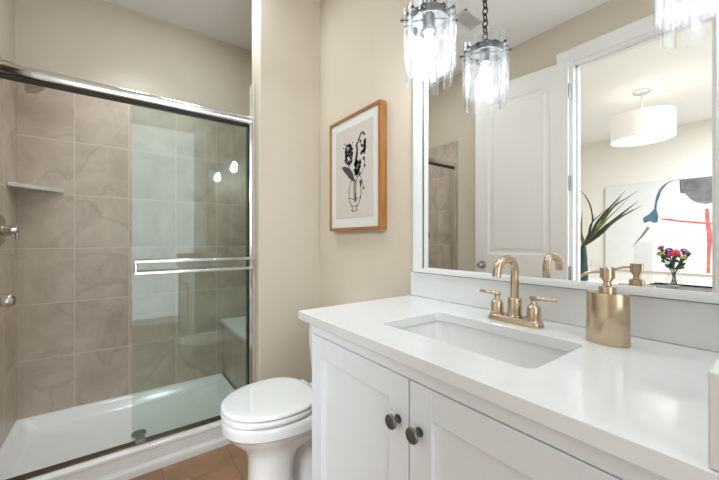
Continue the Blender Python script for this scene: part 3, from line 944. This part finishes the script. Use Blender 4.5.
# chain up to a small ceiling plate
bm = bmesh.new()
zc = ZR + 0.06
nlink = 0
while zc < CE - 0.05:
    axis = Matrix.Rotation(PI / 2 * (nlink % 2), 3, 'Z')
    ring = []
    for i in range(17):
        a = 2 * PI * i / 16
        ring.append(axis @ Vector((0.010 * math.cos(a), 0, 0.0165 * math.sin(a))) + Vector((0, 0, zc + 0.008)))
    tube(bm, ring, 0.0030, 6)
    zc += 0.0255; nlink += 1
obj('chain', bm, M['iron'], pe, smooth=True)
bm = bmesh.new()
lathe(bm, [(0.058, CE - 0.001), (0.058, CE - 0.018), (0.05, CE - 0.026), (0.012, CE - 0.030), (0.006, CE - 0.045)], (0, 0, 0), 28)
obj('ceiling_plate', bm, M['iron'], pe, smooth=True)
NP = 16
for i in range(NP):
    a = 2 * PI * (i + 0.35) / NP
    long = i % 2
    rad = 0.0745 if long else 0.084
    zt = ZR + (0.048 if long else 0.038) + random.uniform(-0.004, 0.004)
    zb = (1.652 if long else 1.712) + random.uniform(-0.007, 0.007)
    w = 0.042 if long else 0.050
    th = 0.006
    rx, ry = Vector((math.cos(a), math.sin(a), 0)), Vector((-math.sin(a), math.cos(a), 0))
    bm = bmesh.new()
    rings = []
    nz = 16
    for k_ in range(nz + 1):
        q = k_ / nz
        z = zt + (zb - zt) * q
        wob = 0.0014 * math.sin(q * 17 + i) + random.uniform(-0.0007, 0.0007)
        ww = w / 2 * (1 - 0.12 * max(0, (q - 0.94) / 0.06) - 0.12 * max(0, (0.05 - q) / 0.05)) + wob
        out = rad + 0.0010 * math.sin(q * 23 + 2 * i) + random.uniform(-0.0004, 0.0004)
        c_ = rx * out + Vector((0, 0, z + 0.004 * math.sin(i * 2.1) * (q > 0.99)))
        rings.append([c_ - ry * ww, c_ - ry * (ww * 0.9) + rx * th * 0.5, c_ + rx * (th * 0.62), c_ + ry * (ww * 0.9) + rx * th * 0.5, c_ + ry * ww, c_ + ry * (ww * 0.9) - rx * th * 0.5, c_ - rx * th * 0.5, c_ - ry * (ww * 0.9) - rx * th * 0.5])
    loft(bm, rings)
    gp = obj('glass_strip', bm, M['cast_glass'], pe, smooth=True, auto=60)
    bm = bmesh.new()
    mt = Vector((0, 0, 1)).rotation_difference(rx).to_matrix()
    lathe(bm, [(0.003, R0 - 0.0), (0.003, rad + 0.006), (0.0055, rad + 0.007), (0.0055, rad + 0.011), (0.002, rad + 0.014)], (0, 0, ZR), 10, mt)
    obj('bolt', bm, M['iron'], gp, smooth=True)
p2_ = copy_tree(pe)
pe.location = (*pend_loc[0], 0)
p2_.location = (*pend_loc[1], 0)
p2_['label'] = pend_lab[1]

# ------------------------------------------------------------------ ceiling vent, seen in the mirror
vx0, vx1, vy0, vy1 = -1.435, -1.325, 0.0, 0.205
ve = thing('ceiling_vent', 'small white slotted ceiling vent reflected beside the pendant chain', 'vent', ((vx0 + vx1) / 2, (vy0 + vy1) / 2, CE))
obj('backing', B(vx0 + 0.006, vx1 - 0.006, vy0 + 0.006, vy1 - 0.006, CE - 0.003, CE - 0.0005), M['dark'], ve)
bm = B((vx0, vx0 + 0.01, vy0, vy1, CE - 0.009, CE - 0.0005), (vx1 - 0.01, vx1, vy0, vy1, CE - 0.009, CE - 0.0005),
       (vx0, vx1, vy0, vy0 + 0.01, CE - 0.009, CE - 0.0005), (vx0, vx1, vy1 - 0.01, vy1, CE - 0.009, CE - 0.0005),
       (vx0 + 0.01, vx1 - 0.01, (vy0 + vy1) / 2 - 0.004, (vy0 + vy1) / 2 + 0.004, CE - 0.008, CE - 0.003))
for i in range(7):
    x = vx0 + 0.017 + i * 0.0125
    box(bm, x, x + 0.006, vy0 + 0.01, vy1 - 0.01, CE - 0.008, CE - 0.003)
obj('grille', bm, M['grille'], ve)

# ------------------------------------------------------------------ things in the next room
LX, LY = -0.99, 2.06 - 4.33
la = thing('drum_ceiling_light', 'white fabric drum ceiling light hanging in the next room', 'ceiling light', (LX, LY, CE))
bm = bmesh.new(); lathe(bm, [(0.075, 0), (0.075, -0.018), (0.06, -0.026), (0.012, -0.03)], (LX, LY, CE), 28)
obj('canopy', bm, M['chrome'], la, smooth=True)
bm = bmesh.new(); lathe(bm, [(0.008, -0.028), (0.008, -0.36)], (LX, LY, CE), 12)
obj('stem', bm, M['trim'], la, smooth=True)
bm = bmesh.new()
RS = 0.256
zt, zb = 2.395, 2.145
loft(bm, [[(LX + R * math.cos(2 * PI * i / 56), LY + R * math.sin(2 * PI * i / 56), z) for i in range(56)] for R, z in
          ((RS, zb), (RS, zt), (RS - 0.004, zt), (RS - 0.004, zb), (RS, zb))], False, False)
obj('shade', bm, M['shade'], la, smooth=True, label='glowing white fabric shade')
bm = bmesh.new(); lathe(bm, [(RS - 0.005, zb + 0.004), (RS - 0.005, zb + 0.010)], (LX, LY, 0), 56)
obj('diffuser', bm, M['diffuser'], la, label='lit bottom diffuser')
bm = bmesh.new(); lathe(bm, [(0.014, zb - 0.004), (0.014, zb + 0.004)], (LX, LY, 0), 16)
obj('finial', bm, M['chrome'], la)
ll = bpy.data.lights.new('drum_light', 'POINT'); ll.energy = 0.8; ll.color = (1, 0.94, 0.84); ll.shadow_soft_size = 0.1
lo = bpy.data.objects.new('drum_light', ll); COL.objects.link(lo); lo.parent = la; lo.location = (0, 0, -0.40)

# abstract painting on the far wall
pa = thing('abstract_painting', 'large white abstract canvas with grey, blue and red shapes', 'painting', (-0.9, NY, 1.3))
pyf = NY + 0.035
obj('canvas', B(-1.808, 0.15, NY + 0.002, pyf, 0.68, 1.93), M['canvas'], pa, bevel=0.003)


def paint(name, pts, m, lab, o=0.0006):
    bm_ = bmesh.new()
    poly_plate(bm_, [(x, pyf + 0.0004, z) for x, z in pts], (0, o, 0))
    obj(name, bm_, m, pa, label=lab)


def strokes(name, pts, ws, m, lab, o=0.0009):
    P = smooth_path([(x, pyf + 0.0004, z) for x, z in pts], 6)
    n = len(P)
    bm_ = bmesh.new()
    rings = []
    for i, p in enumerate(P):
        q = i / (n - 1) * (len(ws) - 1)
        j = min(int(q), len(ws) - 2)
        w_ = ws[j] + (ws[j + 1] - ws[j]) * (q - j)
        t_ = (P[min(i + 1, n - 1)] - P[max(i - 1, 0)]).normalized()
        s_ = Vector((-t_.z, 0, t_.x)) * (w_ / 2)
        rings.append([p - s_, p + s_, p + s_ + Vector((0, o, 0)), p - s_ + Vector((0, o, 0))])
    loft(bm_, rings)
    obj(name, bm_, m, pa, label=lab)


paint('grey_shape', [(-0.985, 1.922), (-0.55, 1.922), (-0.30, 1.90), (-0.28, 1.68), (-0.45, 1.60), (-0.657, 1.592), (-0.74, 1.574), (-0.829, 1.606), (-0.885, 1.655), (-0.932, 1.732), (-0.975, 1.74), (-0.97, 1.83)], M['paint_grey'], 'grey painted shape')
strokes('blue_curve', [(-0.99, 1.922), (-1.04, 1.918), (-1.10, 1.895), (-1.168, 1.815), (-1.20, 1.72), (-1.222, 1.62), (-1.229, 1.51)], [0.006, 0.008, 0.014, 0.03, 0.034, 0.022, 0.03], M['paint_blue'], 'blue curved stroke')
paint('blue_patch', [(-1.245, 1.545), (-1.215, 1.545), (-1.195, 1.45), (-1.205, 1.37), (-1.235, 1.355), (-1.285, 1.385), (-1.345, 1.36), (-1.362, 1.405), (-1.355, 1.44), (-1.29, 1.487)], M['paint_blue'], 'blue painted patch')
strokes('dark_tail', [(-1.300, 1.30), (-1.37, 1.18), (-1.48, 1.02)], [0.035, 0.025, 0.004], M['paint_grey'], 'thin dark stroke')
strokes('red_bar', [(-1.17, 1.407), (-1.08, 1.395), (-0.99, 1.372), (-0.83, 1.346), (-0.65, 1.318), (-0.4, 1.29)], [0.010, 0.028, 0.020, 0.026, 0.022, 0.016], M['paint_red'], 'red cross bar')
strokes('red_post', [(-0.733, 1.52), (-0.725, 1.34), (-0.708, 1.16), (-0.716, 0.935), (-0.72, 0.70)], [0.032, 0.040, 0.050, 0.034, 0.030], M['paint_red'], 'red upright stroke', 0.0012)

# dining table beyond the doorway
TZ = 0.742
ty0, ty1 = 2.06 - 3.70, 2.06 - 3.02
ta = thing('console_table', 'white table in the next room carrying the two vases', 'table', (-0.8, (ty0 + ty1) / 2, 0))
obj('table_top', B(-1.62, 0.10, ty0, ty1, TZ - 0.03, TZ), M['white_table'], ta, bevel=0.003)
for x in (-1.56, 0.04):
    for y in (ty0 + 0.05, ty1 - 0.05):
        bm = bmesh.new(); tube(bm, [(x, y, 0), (x, y, TZ - 0.03)], [0.018, 0.026], 14)
        obj('leg', bm, M['white_table'], ta, smooth=True)
bm = B((-0.75, 0.02, ty0 + 0.04, ty1 - 0.12, TZ + 0.001, TZ + 0.012), (-0.75, -0.735, ty0 + 0.04, ty1 - 0.12, TZ + 0.012, TZ + 0.022), (0.005, 0.02, ty0 + 0.04, ty1 - 0.12, TZ + 0.012, TZ + 0.022),
       (-0.735, 0.005, ty0 + 0.04, ty0 + 0.055, TZ + 0.012, TZ + 0.022), (-0.735, 0.005, ty1 - 0.135, ty1 - 0.12, TZ + 0.012, TZ + 0.022))
tag(obj('serving_tray', bm, M['black']), 'flat black tray on the white table under the flower vase', 'tray')

# teal vase with long blade leaves
VX_, VY_ = -1.225, 2.06 - 3.5
bm = bmesh.new()
lathe(bm, [(0.034, 0.001), (0.040, 0.004), (0.039, 0.06), (0.034, 0.20), (0.026, 0.30), (0.0235, 0.318), (0.0205, 0.318), (0.022, 0.30), (0.030, 0.2), (0.034, 0.02)], (VX_, VY_, TZ), 24)
tag(obj('tall_vase', bm, M['teal_glass'], smooth=True), 'slim dark teal vase on the white table holding long leaves', 'vase')
pl = thing('leaf_arrangement', 'long blade leaves fanning out of the dark teal vase', 'plant', (VX_, VY_, TZ + 0.25))
zt_ = TZ + 0.318
leaf_specs = [   # (mid, tip, width, pale)
    ((-1.235, 1.19), (-1.215, 1.385), 0.026, 1), ((-1.250, 1.16), (-1.258, 1.325), 0.020, 0), ((-1.175, 1.20), (-1.135, 1.365), 0.016, 0),
    ((-1.09, 1.30), (-0.895, 1.535), 0.024, 0), ((-1.04, 1.33), (-0.93, 1.49), 0.020, 1), ((-1.0, 1.40), (-0.815, 1.532), 0.014, 0),
    ((-1.05, 1.24), (-0.825, 1.45), 0.030, 0), ((-0.99, 1.29), (-0.805, 1.412), 0.024, 1), ((-1.06, 1.21), (-0.90, 1.345), 0.024, 0),
    ((-1.09, 1.19), (-0.96, 1.29), 0.018, 0), ((-1.145, 1.28), (-0.98, 1.43), 0.012, 0), ((-1.06, 1.27), (-0.86, 1.49), 0.012, 1), ((-1.11, 1.24), (-0.95, 1.455), 0.010, 1), ((-1.0, 1.27), (-0.84, 1.385), 0.012, 1), ((-1.16, 1.16), (-1.06, 1.31), 0.014, 0), ((-1.13, 1.20), (-1.03, 1.40), 0.010, 1), ((-1.165, 1.42), (-1.263, 1.64), 0.010, 0)]
for i, (mid, tip, w, pale) in enumerate(leaf_specs):
    dy = random.uniform(-0.06, 0.06)
    b0 = Vector((VX_ + random.uniform(-0.010, 0.010), VY_ + random.uniform(-0.006, 0.006), zt_ - 0.06))
    b1 = Vector((VX_ + random.uniform(-0.012, 0.012), VY_ + random.uniform(-0.006, 0.006), zt_ + 0.005))
    mm = Vector((mid[0], VY_ + dy * 0.5, mid[1])); tt = Vector((tip[0], VY_ + dy, tip[1]))
    if i == len(leaf_specs) - 1:
        P = smooth_path([b0, b1, (-1.155, VY_, 1.27), (-1.165, VY_, 1.42), (-1.21, VY_, 1.53), (-1.263, VY_, 1.60)], 5)
    else:
        P = smooth_path([b0, b1, (b1 + mm) / 2 + Vector((0.004, 0, -0.006)), mm, tt], 5)
    n = len(P)
    w *= 1.2
    bm = bmesh.new()
    rings = []
    for j, p in enumerate(P):
        q = j / (n - 1)
        ww = w * (0.35 + 0.65 * min(1, q * 2.2)) * (1 - max(0, (q - 0.6) / 0.4) ** 1.5 * 0.95)
        t_ = (P[min(j + 1, n - 1)] - P[max(j - 1, 0)]).normalized()
        nrm = Vector((0, 1, 0)); nrm = (nrm - t_ * nrm.dot(t_)).normalized()
        s_ = t_.cross(nrm).normalized()
        rings.append([p - s_ * ww / 2, p + nrm * ww * 0.16, p + s_ * ww / 2, p + nrm * (ww * 0.16 - 0.0015)])
    loft(bm, rings)
    obj('leaf', bm, M['leaf_pale' if pale else 'leaf'], pl, smooth=True)

# glass flower vase with cut flowers
BXf, BYf, BZf = -0.605, 2.06 - 3.5, TZ + 0.0125
bm = bmesh.new()
lathe(bm, [(0.036, 0.0), (0.042, 0.004), (0.047, 0.04), (0.046, 0.06), (0.034, 0.10), (0.030, 0.115), (0.036, 0.138), (0.034, 0.138), (0.028, 0.115), (0.032, 0.10), (0.044, 0.06), (0.045, 0.04), (0.039, 0.012)], (BXf, BYf, BZf), 28)
tag(obj('flower_vase', bm, M['clear_glass'], smooth=True), 'small clear glass vase of bright flowers on the black tray', 'vase')
FG = 'cut flowers in the clear glass vase'
fl = [(-0.680, 1.055, 0.00, 'petal_magenta', 'magenta flower standing highest at the left of the glass vase', 0.024),
      (-0.686, 1.010, 0.01, 'petal_lime', 'lime green flower low on the left of the glass vase', 0.024),
      (-0.636, 1.035, -0.01, 'petal_purple', 'purple flower between the magenta and crimson ones', 0.030),
      (-0.590, 1.020, 0.03, 'petal_red', 'crimson flower in the middle of the bouquet', 0.034),
      (-0.553, 1.036, -0.03, 'petal_purple', 'dark purple flower behind the crimson one', 0.024),
      (-0.528, 1.016, 0.0, 'petal_purple', 'dark purple flower farthest right in the bouquet', 0.024),
      (-0.545, 0.988, 0.02, 'petal_lime', 'lime green flower low on the right of the bouquet', 0.024),
      (-0.618, 1.004, 0.04, 'petal_magenta', 'magenta flower in the front under the purple one', 0.024)]
for i, (x, z, dy, m, lab, rr) in enumerate(fl):
    fo = thing('cut_flower', lab, 'flower', (x, BYf + dy, z), FG)
    hx_ = Vector((x, BYf + dy, z))
    low = Vector((BXf + random.uniform(-0.02, 0.02), BYf + random.uniform(-0.015, 0.015), BZf + 0.02))
    neck = Vector((BXf + (x - BXf) * 0.2, BYf + dy * 0.3, BZf + 0.125))
    bm = bmesh.new(); tube(bm, smooth_path([low, neck, hx_ - Vector((0, 0, 0.01))], 5), 0.0024, 6)
    obj('stem', bm, M['stem'], fo, smooth=True)
    bm = bmesh.new()
    nrm = Vector(((x - BXf) * 4, 0.9, 0.7)).normalized()
    u_ = nrm.orthogonal().normalized(); v_ = nrm.cross(u_)
    for layer, (np_, r_, lift) in enumerate(((11, rr, 0.0), (8, rr * 0.65, 0.006))):
        for j in range(np_):
            a = 2 * PI * (j + 0.5 * layer) / np_
            d_ = u_ * math.cos(a) + v_ * math.sin(a)
            s_ = nrm.cross(d_)
            wv = r_ * 0.30
            c0 = hx_ + nrm * lift
            p_ = [c0 + d_ * 0.003 - s_ * wv * 0.3, c0 + d_ * r_ * 0.6 - s_ * wv + nrm * 0.004, c0 + d_ * r_ + nrm * 0.002, c0 + d_ * r_ * 0.6 + s_ * wv + nrm * 0.004, c0 + d_ * 0.003 + s_ * wv * 0.3]
            poly_plate(bm, p_, nrm * 0.001)
    obj('petals', bm, M[m], fo)
    bm = bmesh.new()
    mt = Vector((0, 0, 1)).rotation_difference(nrm).to_matrix()
    lathe(bm, [(rr * 0.28, 0.0), (rr * 0.28, 0.007), (rr * 0.15, 0.011), (0.0005, 0.012)], hx_, 10, mt)
    obj('flower_center', bm, M['petal_lime' if i in (2, 4) else 'petal_purple'], fo)
    bm = bmesh.new()
    for j in range(5):
        c0 = neck.lerp(hx_, 0.1 + 0.17 * j)
        d_ = Vector((random.uniform(-1, 1), random.uniform(-0.6, 0.6), 0.5)).normalized()
        s_ = d_.cross(Vector((0, 1, 0.2))).normalized()
        L_ = 0.05
        poly_plate(bm, [c0, c0 + d_ * L_ * 0.5 - s_ * 0.012, c0 + d_ * L_, c0 + d_ * L_ * 0.5 + s_ * 0.012], (0, 0.0008, 0))
    obj('leaves', bm, M['stem'], fo)

# clear glassware on the table
bm = bmesh.new()
lathe(bm, [(0.055, 0.001), (0.058, 0.004), (0.058, 0.358), (0.0555, 0.358), (0.0555, 0.012), (0.01, 0.012)], (-0.82, 2.06 - 3.62, TZ), 32)
tag(obj('glass_cylinder', bm, M['clear_glass'], smooth=True), 'tall clear glass cylinder on the white table left of the flowers', 'vase')
wg = bmesh.new()
lathe(wg, [(0.034, 0.001), (0.033, 0.003), (0.005, 0.008), (0.0045, 0.085), (0.012, 0.098), (0.034, 0.125), (0.038, 0.155), (0.033, 0.20), (0.0315, 0.20), (0.036, 0.155), (0.032, 0.126), (0.004, 0.1)], (-1.128, 2.06 - 3.5, TZ), 28)
tag(obj('wine_glass', wg, M['clear_glass'], smooth=True), 'clear stemmed wine glass on the white table by the teal vase', 'glass')
